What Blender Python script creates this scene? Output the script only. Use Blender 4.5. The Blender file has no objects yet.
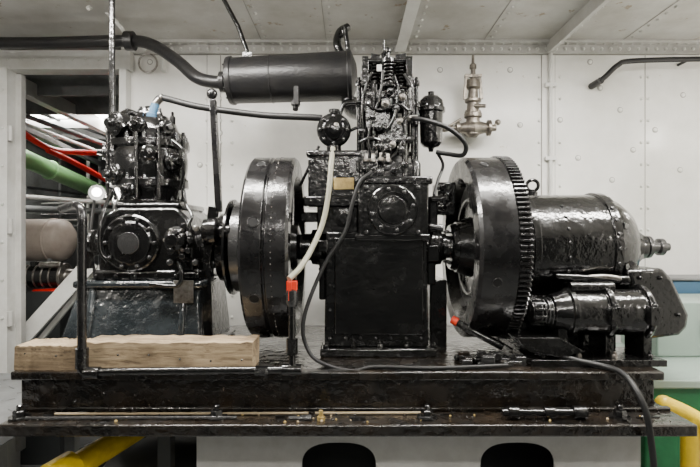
import bpy, bmesh, math, random
from mathutils import Vector, Matrix
random.seed(7)
scene = bpy.context.scene
CAMY, CAMZ, F = -2.0, 1.5, 500.0
def W(px, py, Y):
    s = (Y - CAMY) / F
    return Vector(((px - 350) * s, Y, CAMZ + (233.5 - py) * s))
def S(Y): return (Y - CAMY) / F

# ------------------------------------------------------------ materials
def mat(name, col, rough=0.5, metal=0.0, bump=0.0, bscale=60, col2=None, cscale=6, coat=0.0, rvar=0.0, emit=None, estr=0, bdist=0.004, fleck=None, fth=0.66, fscale=70, bdet=3):
    m = bpy.data.materials.new(name); m.use_nodes = True
    nt = m.node_tree; N = nt.nodes; L = nt.links
    b = N['Principled BSDF']
    b.inputs['Base Color'].default_value = (*col, 1)
    b.inputs['Roughness'].default_value = rough
    b.inputs['Metallic'].default_value = metal
    if coat: 
        b.inputs['Coat Weight'].default_value = coat
        b.inputs['Coat Roughness'].default_value = 0.07
    tc = N.new('ShaderNodeTexCoord')
    csrc = None
    if col2 is not None:
        n = N.new('ShaderNodeTexNoise'); n.inputs['Scale'].default_value = cscale; n.inputs['Detail'].default_value = 8
        n.inputs['Roughness'].default_value = 0.65
        r = N.new('ShaderNodeValToRGB')
        r.color_ramp.elements[0].position = 0.38; r.color_ramp.elements[1].position = 0.68
        r.color_ramp.elements[0].color = (*col, 1); r.color_ramp.elements[1].color = (*col2, 1)
        L.new(tc.outputs['Object'], n.inputs['Vector']); L.new(n.outputs['Fac'], r.inputs['Fac'])
        csrc = r.outputs['Color']
    if fleck is not None:
        nf = N.new('ShaderNodeTexNoise'); nf.inputs['Scale'].default_value = fscale; nf.inputs['Detail'].default_value = 5; nf.inputs['Roughness'].default_value = 0.7
        rf = N.new('ShaderNodeValToRGB'); rf.color_ramp.elements[0].position = fth; rf.color_ramp.elements[1].position = fth+0.05
        L.new(tc.outputs['Object'], nf.inputs['Vector']); L.new(nf.outputs['Fac'], rf.inputs['Fac'])
        mx = N.new('ShaderNodeMix'); mx.data_type = 'RGBA'
        L.new(rf.outputs['Color'], mx.inputs['Factor'])
        if csrc: L.new(csrc, mx.inputs['A'])
        else: mx.inputs['A'].default_value = (*col, 1)
        mx.inputs['B'].default_value = (*fleck, 1); csrc = mx.outputs['Result']
    if csrc: L.new(csrc, b.inputs['Base Color'])
    if rvar:
        n2 = N.new('ShaderNodeTexNoise'); n2.inputs['Scale'].default_value = 14; n2.inputs['Detail'].default_value = 6
        mr = N.new('ShaderNodeMapRange'); mr.inputs['From Min'].default_value = 0.4; mr.inputs['From Max'].default_value = 0.7
        mr.inputs['To Min'].default_value = rough; mr.inputs['To Max'].default_value = rough + rvar
        L.new(tc.outputs['Object'], n2.inputs['Vector']); L.new(n2.outputs['Fac'], mr.inputs['Value'])
        L.new(mr.outputs['Result'], b.inputs['Roughness'])
    if bump:
        n3 = N.new('ShaderNodeTexNoise'); n3.inputs['Scale'].default_value = bscale; n3.inputs['Detail'].default_value = bdet
        bp = N.new('ShaderNodeBump'); bp.inputs['Strength'].default_value = bump; bp.inputs['Distance'].default_value = bdist
        L.new(tc.outputs['Object'], n3.inputs['Vector']); L.new(n3.outputs['Fac'], bp.inputs['Height'])
        L.new(bp.outputs['Normal'], b.inputs['Normal'])
        if coat: L.new(bp.outputs['Normal'], b.inputs['Coat Normal'])
    if emit:
        b.inputs['Emission Color'].default_value = (*emit, 1); b.inputs['Emission Strength'].default_value = estr
    return m
BLK = mat('black_gloss_paint', (0.0025, 0.0025, 0.0027), 0.13, 0, 0.5, 55, (0.007, 0.0067, 0.0063), 9, 0.7, 0.2, bdist=0.004, fleck=(0.10,0.09,0.08), fth=0.69, bdet=2)
BLKP = mat('blue_black_worn_paint', (0.010, 0.013, 0.015), 0.14, 0, 0.6, 40, (0.035, 0.042, 0.046), 8, 0.8, 0.2, bdist=0.005, fleck=(0.16,0.16,0.15), fth=0.66, bdet=2)
BLKS = mat('black_flywheel_paint', (0.0045, 0.0045, 0.005), 0.2, 0, 0.35, 60, (0.011, 0.010, 0.010), 12, 0.45, 0.2, bdist=0.003, fleck=(0.08,0.075,0.07), fth=0.70, bdet=2)
BLKB = mat('black_base_paint', (0.004, 0.0036, 0.0032), 0.14, 0, 0.7, 38, (0.020, 0.014, 0.009), 10, 0.6, 0.28, bdist=0.006, fleck=(0.15,0.12,0.09), fth=0.66, fscale=50)
MUF = mat('dull_black_silencer', (0.008, 0.008, 0.009), 0.36, 0, 0.35, 100, (0.017, 0.016, 0.015), 10)
RUB = mat('black_rubber', (0.005, 0.005, 0.005), 0.5)
DARK = mat('painted_hole_shade', (0.002, 0.002, 0.002), 0.8)  # flat dark colour painting the shade inside flywheel holes
STEEL = mat('worn_steel', (0.45, 0.43, 0.40), 0.32, 0.9, 0.3, 90, (0.12, 0.10, 0.08), 30)
DST = mat('dark_steel', (0.12, 0.12, 0.12), 0.25, 0.85, 0.3, 80)
BRASS = mat('aged_brass', (0.45, 0.33, 0.12), 0.45, 0.3, 0.1, 90, (0.25, 0.18, 0.07), 60)
VALVE = mat('grey_bronze', (0.28, 0.25, 0.21), 0.38, 0.8, 0.4, 70, (0.09, 0.08, 0.07), 25)
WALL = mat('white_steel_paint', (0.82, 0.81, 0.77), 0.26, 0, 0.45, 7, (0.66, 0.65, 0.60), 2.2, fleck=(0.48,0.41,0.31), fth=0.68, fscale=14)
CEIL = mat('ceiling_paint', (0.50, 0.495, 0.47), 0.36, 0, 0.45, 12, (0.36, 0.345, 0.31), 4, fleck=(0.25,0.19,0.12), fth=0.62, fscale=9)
WHT = mat('white_trim_paint', (0.70, 0.70, 0.67), 0.35, 0, 0.2, 40, (0.58,0.57,0.53), 8)
TRIM = mat('grey_white_trim', (0.52, 0.515, 0.49), 0.35, 0, 0.2, 40, (0.42,0.41,0.38), 10)
SEAM = mat('painted_gap_shadow', (0.26, 0.25, 0.22), 0.6)  # shadow of plate gaps and rivet rims, painted as a dark colour
GRY = mat('grey_paint', (0.22, 0.23, 0.23), 0.5, 0, 0.1, 30, (0.12, 0.12, 0.12), 5)
DGR = mat('dark_grey_paint', (0.035, 0.038, 0.038), 0.5)
RED = mat('red_paint', (0.62, 0.015, 0.008), 0.35)
ORG = mat('red_orange_handle', (0.75, 0.05, 0.015), 0.4)
GRN = mat('green_paint', (0.16, 0.34, 0.14), 0.4, 0, 0.1, 30)
GRN2 = mat('machine_green_paint', (0.02, 0.20, 0.07), 0.35, 0, 0.1, 30, (0.015, 0.12, 0.05), 6)
PGR = mat('pale_green_paint', (0.30, 0.38, 0.33), 0.4, 0, 0.1, 30)
YEL = mat('yellow_paint', (0.85, 0.60, 0.02), 0.35, 0, 0.1, 30, (0.65, 0.43, 0.02), 12)
BLU = mat('blue_paint', (0.05, 0.12, 0.20), 0.4)
BEI = mat('beige_tank_paint', (0.50, 0.43, 0.37), 0.5, 0, 0.1, 30, (0.36, 0.30, 0.25), 6)
HOSE = mat('khaki_hose', (0.27, 0.26, 0.19), 0.4)
TAN = mat('tan_rod', (0.34, 0.27, 0.17), 0.5)
BULB = mat('lamp_glass', (1, 1, 1), 0.3, emit=(1, 0.97, 0.9), estr=12)
TUBEM = mat('added_glow_tube', (1, 1, 1), 0.3, emit=(1, 0.96, 0.9), estr=30)  # glowing tubes of the added ceiling fixtures
def wood():
    m = bpy.data.materials.new('rough_timber'); m.use_nodes = True
    nt = m.node_tree; N = nt.nodes; L = nt.links; b = N['Principled BSDF']
    tc = N.new('ShaderNodeTexCoord'); mp = N.new('ShaderNodeMapping'); mp.inputs['Scale'].default_value = (2.2, 20, 26)
    n = N.new('ShaderNodeTexNoise'); n.inputs['Scale'].default_value = 2.5; n.inputs['Detail'].default_value = 10; n.inputs['Roughness'].default_value = 0.7; n.inputs['Distortion'].default_value = 0.8
    r = N.new('ShaderNodeValToRGB'); r.color_ramp.elements[0].position = 0.32; r.color_ramp.elements[1].position = 0.66
    r.color_ramp.elements[0].color = (0.10, 0.065, 0.036, 1); r.color_ramp.elements[1].color = (0.50, 0.39, 0.25, 1)
    e = r.color_ramp.elements.new(0.48); e.color = (0.32, 0.24, 0.145, 1)
    L.new(tc.outputs['Object'], mp.inputs['Vector']); L.new(mp.outputs['Vector'], n.inputs['Vector'])
    L.new(n.outputs['Fac'], r.inputs['Fac'])
    n2 = N.new('ShaderNodeTexNoise'); n2.inputs['Scale'].default_value = 9; n2.inputs['Detail'].default_value = 6
    r2 = N.new('ShaderNodeValToRGB'); r2.color_ramp.elements[0].position = 0.38; r2.color_ramp.elements[1].position = 0.55
    r2.color_ramp.elements[0].color = (0.50, 0.47, 0.44, 1); r2.color_ramp.elements[1].color = (1, 1, 1, 1)
    L.new(tc.outputs['Object'], n2.inputs['Vector']); L.new(n2.outputs['Fac'], r2.inputs['Fac'])
    mx = N.new('ShaderNodeMix'); mx.data_type = 'RGBA'; mx.blend_type = 'MULTIPLY'; mx.inputs['Factor'].default_value = 0.9
    L.new(r.outputs['Color'], mx.inputs['A']); L.new(r2.outputs['Color'], mx.inputs['B']); L.new(mx.outputs['Result'], b.inputs['Base Color'])
    bp = N.new('ShaderNodeBump'); bp.inputs['Strength'].default_value = 0.6; bp.inputs['Distance'].default_value = 0.005
    L.new(n.outputs['Fac'], bp.inputs['Height']); L.new(bp.outputs['Normal'], b.inputs['Normal'])
    b.inputs['Roughness'].default_value = 0.7
    return m
WOOD = wood()

# ------------------------------------------------------------ mesh builder
AX = {'x': Vector((1, 0, 0)), 'y': Vector((0, 1, 0)), 'z': Vector((0, 0, 1))}
def frame(d):
    d = d.normalized()
    up = Vector((0, 0, 1)) if abs(d.z) < 0.9 else Vector((0, 1, 0))
    u = d.cross(up).normalized(); v = d.cross(u).normalized()
    return d, u, v
class Part:
    def __init__(s, name, bevel=0.0):
        s.name = name; s.bm = bmesh.new(); s.mats = []; s.bevel = bevel
    def mi(s, m):
        if m not in s.mats: s.mats.append(m)
        return s.mats.index(m)
    def add(s, vs, fs, m):
        i = s.mi(m); bv = [s.bm.verts.new(v) for v in vs]
        for f in fs:
            try:
                fc = s.bm.faces.new([bv[k] for k in f]); fc.material_index = i
            except ValueError: pass
        return s
    def box(s, a, b, m, rot=None):
        x0, y0, z0 = a; x1, y1, z1 = b
        vs = [Vector(v) for v in [(x0,y0,z0),(x1,y0,z0),(x1,y1,z0),(x0,y1,z0),(x0,y0,z1),(x1,y0,z1),(x1,y1,z1),(x0,y1,z1)]]
        if rot:
            c = (Vector(a) + Vector(b)) / 2; R = Matrix.Rotation(rot[1], 3, rot[0])
            vs = [c + R @ (v - c) for v in vs]
        return s.add(vs, [(0,3,2,1),(4,5,6,7),(0,1,5,4),(1,2,6,5),(2,3,7,6),(3,0,4,7)], m)
    def pbox(s, x0, y0, x1, y1, Yf, Yb, m):
        a = W(x0, y1, Yf); b = W(x1, y0, Yf)
        return s.box((a.x, Yf, a.z), (b.x, Yb, b.z), m)
    def prism(s, pts, Yf, Yb, m, px=True):
        if px: P = [W(p[0], p[1], Yf) for p in pts]; P = [(p.x, p.z) for p in P]
        else: P = pts
        n = len(P)
        vs = [(p[0], Yf, p[1]) for p in P] + [(p[0], Yb, p[1]) for p in P]
        fs = [tuple(range(n)), tuple(range(2*n-1, n-1, -1))] + [(i, (i+1) % n, n+(i+1) % n, n+i) for i in range(n)]
        return s.add(vs, fs, m)
    def beam(s, p, q, w, h, m):
        p = Vector(p); q = Vector(q); d, u, v = frame(q - p)
        vs = []
        for o in (p, q):
            for a, b in ((-1,-1),(1,-1),(1,1),(-1,1)): vs.append(o + u*a*w/2 + v*b*h/2)
        return s.add(vs, [(0,1,2,3),(4,7,6,5),(0,4,5,1),(1,5,6,2),(2,6,7,3),(3,7,4,0)], m)
    def frustum(s, a0, a1, z0, b0, b1, z1, m):
        vs = [(a0[0],a0[1],z0),(a1[0],a0[1],z0),(a1[0],a1[1],z0),(a0[0],a1[1],z0),(b0[0],b0[1],z1),(b1[0],b0[1],z1),(b1[0],b1[1],z1),(b0[0],b1[1],z1)]
        return s.add(vs, [(0,3,2,1),(4,5,6,7),(0,1,5,4),(1,2,6,5),(2,3,7,6),(3,0,4,7)], m)
    def lathe(s, o, d, prof, m, seg=32, closed=False, ph=0.0):
        o = Vector(o); d = AX[d] if isinstance(d, str) else Vector(d)
        d, u, v = frame(d); vs = []; n = len(prof)
        for t, r in prof:
            r = max(r, 1e-5)
            for k in range(seg):
                a = 2*math.pi*k/seg + ph
                vs.append(o + d*t + u*math.cos(a)*r + v*math.sin(a)*r)
        fs = []
        for i in range(n if closed else n-1):
            j = (i+1) % n
            for k in range(seg):
                k2 = (k+1) % seg
                fs.append((i*seg+k, i*seg+k2, j*seg+k2, j*seg+k))
        if not closed:
            fs.append(tuple(range(seg-1, -1, -1))); fs.append(tuple((n-1)*seg+k for k in range(seg)))
        return s.add(vs, fs, m)
    def cyl(s, p, q, r, m, seg=24, r2=None):
        p = Vector(p); q = Vector(q); L = (q-p).length
        return s.lathe(p, q-p, [(0, r), (L, r if r2 is None else r2)], m, seg)
    def sph(s, c, r, m, seg=20, sq=(1,1,1)):
        c = Vector(c); n = 10
        prof = [(-r*math.cos(math.pi*i/n), r*math.sin(math.pi*i/n)) for i in range(n+1)]
        return s.lathe(c, 'z', prof, m, seg)
    def tube(s, pts, r, m, seg=10, sub=6, smooth=True, caps=True):
        P = [Vector(p) for p in pts]
        if smooth and len(P) > 2:
            Q = []; E = [P[0]*2-P[1]] + P + [P[-1]*2-P[-2]]
            for i in range(1, len(E)-2):
                a, b, c, d = E[i-1], E[i], E[i+1], E[i+2]
                for k in range(sub):
                    t = k/sub
                    Q.append(0.5*((2*b)+(c-a)*t+(2*a-5*b+4*c-d)*t*t+(3*b-a-3*c+d)*t**3))
            Q.append(P[-1]); P = Q
        d, u, v = frame(P[1]-P[0]); vs = []
        for i, p in enumerate(P):
            t = (P[min(i+1, len(P)-1)] - P[max(i-1, 0)]).normalized()
            u = (u - t*u.dot(t)).normalized(); v = t.cross(u)
            for k in range(seg):
                a = 2*math.pi*k/seg; vs.append(p + u*math.cos(a)*r + v*math.sin(a)*r)
        n = len(P)
        fs = [(i*seg+k, i*seg+(k+1) % seg, (i+1)*seg+(k+1) % seg, (i+1)*seg+k) for i in range(n-1) for k in range(seg)]
        if caps: fs += [tuple(range(seg-1, -1, -1)), tuple((n-1)*seg+k for k in range(seg))]
        return s.add(vs, fs, m)
    def torus(s, c, d, R, r, m, seg=32, rs=8):
        prof = [(r*math.sin(2*math.pi*i/rs), R + r*math.cos(2*math.pi*i/rs)) for i in range(rs)]
        return s.lathe(c, d, prof, m, seg, closed=True)
    def bolt(s, c, d, r, h, m):
        d = AX[d] if isinstance(d, str) else Vector(d)
        s.lathe(c, d, [(0, r), (h*0.8, r), (h, r*0.8)], m, 6, ph=random.random())
        return s.lathe(c, d, [(0, r*0.5), (h*1.5, r*0.5), (h*1.6, r*0.35)], m, 8)
    def bolts(s, c, d, R, n, r, h, m, ph=0.0):
        dd = AX[d] if isinstance(d, str) else Vector(d)
        _, u, v = frame(dd)
        for k in range(n):
            a = 2*math.pi*k/n + ph
            s.bolt(Vector(c) + u*math.cos(a)*R + v*math.sin(a)*R, dd, r, h, m)
        return s
    def spring(s, p, q, R, r, turns, m):
        p = Vector(p); q = Vector(q); d, u, v = frame(q-p); L = (q-p).length; n = turns*12
        return s.tube([p + d*L*i/n + u*math.cos(2*math.pi*i/12)*R + v*math.sin(2*math.pi*i/12)*R for i in range(n+1)], r, m, 6, smooth=False)
    def make(s, parent=None):
        bmesh.ops.recalc_face_normals(s.bm, faces=s.bm.faces[:])
        me = bpy.data.meshes.new(s.name); s.bm.to_mesh(me); s.bm.free()
        for m in s.mats: me.materials.append(m)
        for p in me.polygons: p.use_smooth = True
        me.set_sharp_from_angle(angle=math.radians(38))
        o = bpy.data.objects.new(s.name, me); scene.collection.objects.link(o)
        if s.bevel:
            b = o.modifiers.new('bevel', 'BEVEL'); b.width = s.bevel; b.segments = 2; b.limit_method = 'ANGLE'; b.angle_limit = math.radians(40)
            b.harden_normals = False
        if parent: 
            o.parent = parent; o.matrix_parent_inverse = Matrix.Translation(-parent.location)
        return o
def group(name, loc, parts):
    e = bpy.data.objects.new(name, None); e.location = loc; e.empty_display_size = 0.1
    scene.collection.objects.link(e)
    for p in parts: p.make(e)
    return e

BT = 1.057       # base top
AZ = 1.446       # shaft axis
# ------------------------------------------------------------ room
CZ = 2.545; WY = 0.75
p = Part('floor'); p.box((-3.2, -3.2, -0.1), (2.4, 5.0, 0), GRY); p.make()
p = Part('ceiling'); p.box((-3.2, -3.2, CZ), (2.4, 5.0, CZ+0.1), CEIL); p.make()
xw = W(122, 0, WY).x
p = Part('wall_back'); p.box((xw, WY, 0), (2.3, WY+0.05, CZ), WALL); p.make()
p = Part('wall_right'); p.box((2.3, -3.2, 0), (2.4, 5.0, CZ), WALL); p.make()
p = Part('wall_left'); p.box((-3.2, -3.2, 0), (-3.1, 5.0, CZ), GRY); p.make()
p = Part('wall_front'); p.box((-3.1, -3.2, 0), (2.3, -3.1, CZ), DGR); p.make()
p = Part('wall_compartment_end'); p.box((-3.1, 4.4, 0), (2.3, 4.5, CZ), DGR); p.make()
p = Part('wall_partition'); p.box((-3.1, WY, 0), (-1.92, WY+0.05, CZ), WHT); p.make()

p = Part('trim_1', 0.002)
p.box((xw, WY-0.014, CZ-0.06), (2.3, WY, CZ), TRIM)
p.box((xw, WY-0.06, CZ-0.014), (2.3, WY-0.014, CZ), TRIM)
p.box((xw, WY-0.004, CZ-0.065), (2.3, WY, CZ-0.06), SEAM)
x = xw+0.03
while x < 2.28:
    p.sph((x, WY-0.015, CZ-0.036), 0.010, WHT, 8); p.sph((x, WY-0.04, CZ-0.015), 0.008, TRIM, 8); x += 0.05
p.make()
p = Part('trim_2', 0.002)
for px_ in (548, 214):
    x = W(px_, 0, WY).x
    p.box((x-0.035, WY-0.007, 0), (x+0.035, WY, CZ-0.066), WALL)
    for dx in (-0.037, 0.037): p.box((x+dx-0.002, WY-0.003, 0), (x+dx+0.002, WY, CZ-0.066), SEAM)
x = W(645,0,WY).x; p.box((x-0.002, WY-0.002, 0), (x+0.002, WY, CZ-0.066), SEAM)
for px_ in (560, 539, 648, 641, 232, 207, 221):
    x = W(px_, 0, WY).x; z = 0.2
    while z < CZ-0.1:
        p.sph((x, WY-0.003, z), 0.0085, WALL, 8); z += 0.12
for (a, b) in ((600,88),(578,158),(655,130),(520,125),(220,133),(150,62),(680,170),(612,180),(560,120),(633,150),(590,62),(620,110),(510,70),(440,70),(200,165),(683,95)):
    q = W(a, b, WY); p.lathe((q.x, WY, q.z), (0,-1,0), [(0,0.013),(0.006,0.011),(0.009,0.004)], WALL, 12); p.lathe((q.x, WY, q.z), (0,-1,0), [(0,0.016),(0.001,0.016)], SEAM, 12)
p.make()
p = Part('trim_3', 0.003)
for x, m, fl in ((0.27, WHT, 0.028), (1.08, TRIM, 0.010), (-2.2, WHT, 0.03)):
    p.box((x-0.006, -3.1, CZ-0.06), (x+0.006, WY-0.02, CZ), m)
    p.box((x-fl, -3.1, CZ-0.068), (x+fl, WY-0.06, CZ-0.06), m)
    for k in range(12): p.sph((x+0.08, 0.65-k*0.07, CZ), 0.009, m, 8)
for xx in (-0.45, -0.1, 0.75, 1.5):
    for k in range(12): p.sph((xx, 0.65-k*0.07, CZ), 0.009, TRIM, 8)
    p.box((xx-0.03, -3.1, CZ-0.003), (xx-0.027, WY-0.06, CZ), SEAM)
p.make()
p = Part('door_frame_1', 0.004)
p.pbox(-4, 66, 7, 352, 0.69, 0.80, WHT)
p.pbox(-40, 50, 130, 69, 0.70, 0.80, WHT)
p.pbox(119, 69, 126, 350, 0.69, 0.80, WHT)
a = W(-4,352,0.69); b = W(7,352,0.69)
p.box((a.x, 0.69, 0), (b.x, 0.80, a.z), WHT)
a = W(119,352,0.69); b = W(126,352,0.69)
p.box((a.x, 0.69, 0), (b.x, 0.80, a.z), WHT)
for k in range(7):
    q = W(3, 90+k*38, 0.69); p.bolt(q, (0,-1,0), 0.008, 0.008, WHT)
for k in range(9):
    q = W(8+k*13, 60, 0.70); p.bolt(q, (0,-1,0), 0.006, 0.006, WHT)
# inner jamb angle and hinge lugs on the post
p.box((W(7,0,0.69).x, 0.76, 0.3), (W(7,0,0.69).x+0.03, 0.80, 2.38), TRIM)
for z in (1.0, 1.5, 2.0): p.cyl((W(9,0,0.69).x, 0.70, z), (W(9,0,0.69).x, 0.70, z+0.08), 0.014, TRIM, 12)
p.make()
p = Part('wall_conduit')
x = W(549, 0, WY).x
p.cyl((x, WY-0.022, 1.0), (x, WY-0.022, CZ-0.062), 0.011, WHT, 12)
for z in (1.3, 1.9, 2.3): p.box((x-0.03, WY-0.034, z), (x+0.03, WY-0.008, z+0.02), WHT)
p.make()

# ------------------------------------------------------------ compartment behind
p = Part('overhead_beams', 0.003)
p.beam(W(8,80,0.95), W(150,150,3.4), 0.06, 0.10, WHT)
p.beam(W(-20,108,1.0), W(118,172,3.6), 0.04, 0.04, GRY)
for k in range(6):
    Y = 1.2+k*0.5
    p.box((-3.1, Y, CZ-0.16), (-0.9, Y+0.03, CZ), GRY)
p.make()
p = Part('red_pipe')
p.tube([W(15,128,1.4), W(48,148,1.6), W(75,152,1.9), W(130,154,2.2)], 0.022, RED, 12)
p.tube([W(48,150,1.6), W(75,163,1.9), W(106,180,2.2)], 0.022, RED, 12)
p.torus(W(48,149,1.6), 'x', 0.024, 0.008, RED)
p.make()
p = Part('green_pipe')
p.tube([W(10,152,1.8), W(50,170,2.2), W(100,192,2.9)], 0.070, GRN, 16)
p.torus(W(50,170,2.2), W(50,170,2.2)-W(10,152,1.8), 0.073, 0.012, GRN)
p.make()
p = Part('overhead_pipework')
for k, (a, b, r, m) in enumerate((((15,112),(120,150),0.018,GRY),((15,120),(120,160),0.014,WHT),((15,105),(120,140),0.014,DGR),((10,196),(125,204),0.022,WHT),((10,208),(125,212),0.03,GRY),((20,98),(118,128),0.02,GRY),((12,185),(110,198),0.012,DST))):
    p.tube([W(a[0],a[1],1.5+0.2*k), W(b[0],b[1],2.3+0.2*k)], r, m, 10)
for x_ in (28, 60, 88, 100): p.tube([W(x_,120,3.3), W(x_,330,3.3)], 0.018, WHT if x_ % 20 else GRY, 10)
for k in range(6): p.tube([W(12,200+k*5,2.9), W(80,196+k*6,3.2)], 0.009, (DST,WHT,GRY)[k%3], 8)
for k in range(5): p.tube([W(10,86+k*7,2.0), W(110,118+k*7,3.4)], 0.012, (DST,GRY,WHT)[k%3], 8)
p.make()
p = Part('storage_tank')
c = W(40,240,1.7); Rt = 0.155
p.lathe((c.x-0.3, c.y, c.z), 'x', [(-0.06,0.02),(-0.05,0.08),(0,Rt*0.93),(0.03,Rt),(0.46,Rt),(0.49,Rt*0.93),(0.54,0.08),(0.55,0.02)], BEI, 40)
for t in (0.06, 0.4): p.torus((c.x-0.3+t, c.y, c.z), 'x', Rt, 0.008, BEI)
for t in (0.05, 0.4): p.box((c.x-0.3+t, c.y-0.08, 0), (c.x-0.27+t, c.y+0.1, c.z-0.12), GRY)
p.make()
p = Part('auxiliary_pump', 0.004)
c = W(38,277,1.3)
p.box((c.x-0.28,1.24,0), (c.x+0.18,1.46,c.z-0.09), DGR)
p.cyl((c.x-0.16,1.35,c.z), (c.x+0.14,1.35,c.z), 0.075, BLK)
p.lathe((c.x+0.14,1.35,c.z), 'x', [(0,0.09),(0.02,0.09),(0.03,0.05),(0.1,0.05)], STEEL)
for k in range(5): p.torus((c.x-0.12+k*0.05,1.35,c.z), 'x', 0.076, 0.006, STEEL)
p.cyl((c.x-0.05,1.35,c.z), (c.x-0.05,1.35,c.z+0.10), 0.03, BLK)
p.cyl((c.x-0.02,1.29,c.z-0.11), (c.x+0.18,1.29,c.z-0.10), 0.03, RED)
p.cyl((c.x+0.02,1.29,c.z+0.08), (c.x+0.16,1.29,c.z+0.08), 0.02, STEEL)
p.make()
p = Part('steel_walkway', 0.003)
p.box((-3.0, 0.85, 0.72), (-1.3, 1.2, 0.76), GRY)
p.box((-3.0, 0.85, 0.0), (-2.95, 1.2, 0.72), GRY); p.box((-1.4, 0.85, 0.0), (-1.35, 1.2, 0.72), GRY)
p.make()
p = Part('stair_stringer', 0.003)
p.beam(W(10,352,0.9), W(92,262,0.95), 0.03, 0.09, WHT)
p.beam(W(30,352,1.0), W(105,262,1.05), 0.03, 0.03, WHT)
p.make()
p = Part('floor_plates', 0.003)
p.box((-2.6, -0.9, 0.74), (-1.25, 0.58, 0.78), GRY)
for x_ in (-2.5, -1.4):
    for y_ in (-0.8, 0.45): p.box((x_, y_, 0), (x_+0.05, y_+0.05, 0.74), GRY)
for i in range(12):
    for j in range(14):
        p.beam((-2.5+i*0.1, -0.85+j*0.1, 0.782), (-2.46+i*0.1, -0.85+j*0.1+0.03*(-1)**i, 0.782), 0.008, 0.005, GRY)
p.make()

# ------------------------------------------------------------ base frame
p = Part('skid_top', 0.005)
p.box((-1.088, -0.40, BT-0.028), (1.008, 0.42, BT), BLKB)
p.box((-1.07, -0.375, 0.925), (0.99, -0.36, BT-0.028), BLKB)
p.box((-1.07, 0.38, 0.925), (0.99, 0.395, BT-0.028), BLKB)
p.box((-1.07, -0.36, 0.925), (-1.055, 0.38, BT-0.028), BLKB)
p.box((0.975, -0.36, 0.925), (0.99, 0.38, BT-0.028), BLKB)
q = Part('skid_flange', 0.005)
q.box((-1.06, -0.5, 0.889), (1.045, -0.3, 0.925), BLKB)
q.box((-1.06, 0.3, 0.889), (1.045, 0.46, 0.925), BLKB)
q.box((-1.06, -0.3, 0.889), (-0.9, 0.3, 0.925), BLKB)
q.box((0.9, -0.3, 0.889), (1.045, 0.3, 0.925), BLKB)
q.beam((-1.06,-0.372,0.930), (1.04,-0.372,0.930), 0.02, 0.014, BLKB)
r_ = Part('skid_bolts')
for a in (217, 427, 20, 620):
    c = W(a, 417, -0.44); r_.bolt((c.x, -0.44, 0.925), 'z', 0.02, 0.026, BLK); r_.lathe((c.x, -0.44, 0.925), 'z', [(0,0.032),(0.006,0.032)], BLK)
for k in range(22):
    x = -0.98+k*0.093+random.uniform(-0.02,0.02)
    r_.bolt((x, -0.375, BT-0.09+random.uniform(-0.02,0.02)), (0,-1,0), 0.006, 0.005, BLKB)
for k in range(60):
    r_.sph((random.uniform(-1,1), -0.40-random.random()*0.085, 0.927), random.uniform(0.002,0.005), random.choice([BLKB,BRASS,DST,BLKB,TAN]), 8)
for k in range(24):
    x = random.uniform(-1,0.95); y = random.uniform(-0.47,-0.40)
    r_.box((x,y,0.925),(x+random.uniform(0.01,0.05),y+random.uniform(0.005,0.015),0.925+random.uniform(0.003,0.010)), random.choice([BLKB,BLKB,DST,BLKB]), None)
group('machine_skid', (0,0,0.889), [p, q, r_])

def plate_holes(name, x0, x1, z0, z1, Y, holes, m, th=0.008):
    cu = bpy.data.curves.new(name, 'CURVE'); cu.dimensions = '2D'; cu.fill_mode = 'BOTH'; cu.extrude = th/2
    def poly(pts):
        s = cu.splines.new('POLY'); s.points.add(len(pts)-1); s.use_cyclic_u = True
        for i, (a, b) in enumerate(pts): s.points[i].co = (a, b, 0, 1)
    poly([(x0,z0),(x1,z0),(x1,z1),(x0,z1)])
    for (cx, cz, rx, rz) in holes:
        poly([(cx+rx*math.copysign(abs(math.cos(t))**0.75, math.cos(t)), cz+rz*math.copysign(abs(math.sin(t))**0.75, math.sin(t))) for t in [2*math.pi*k/40 for k in range(40)]])
    ob = bpy.data.objects.new(name, cu); scene.collection.objects.link(ob)
    ob.rotation_euler = (math.pi/2, 0, 0); ob.location = (0, Y, 0)
    bpy.context.view_layer.update()
    me = bpy.data.meshes.new_from_object(ob.evaluated_get(bpy.context.evaluated_depsgraph_get()))
    me.transform(ob.matrix_world)
    bpy.data.objects.remove(ob)
    o = bpy.data.objects.new(name, me); me.materials.clear(); me.materials.append(m); scene.collection.objects.link(o)
    return o
Yp = -0.33; s_ = S(Yp)
hol = []
for cxp in (339, 517):
    c = W(cxp, 466, Yp); hol.append((c.x, c.z, 37*s_, 24*s_))
x0 = W(197,0,Yp).x; x1 = W(640,0,Yp).x
hol += [(h[0], 0.35, h[2], 0.09) for h in hol[:2]]
fp = plate_holes('front_plate', x0, x1, 0, 0.889, Yp, hol, TRIM)
pp = Part('plinth_frame', 0.004)
pp.box((x0, Yp, 0), (x0+0.012, 0.40, 0.889), WHT); pp.box((x1-0.012, Yp, 0), (x1, 0.40, 0.889), WHT)
pp.box((x0, 0.39, 0), (x1, 0.40, 0.889), GRY)
pp.box((x0+0.012, -0.05, 0.01), (x1-0.012, -0.04, 0.885), DGR)  # dark sheet behind the oval holes, stands in for the shaded interior
pe = group('skid_foundation', (0,0,0), [pp])
fp.parent = pe

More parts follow.
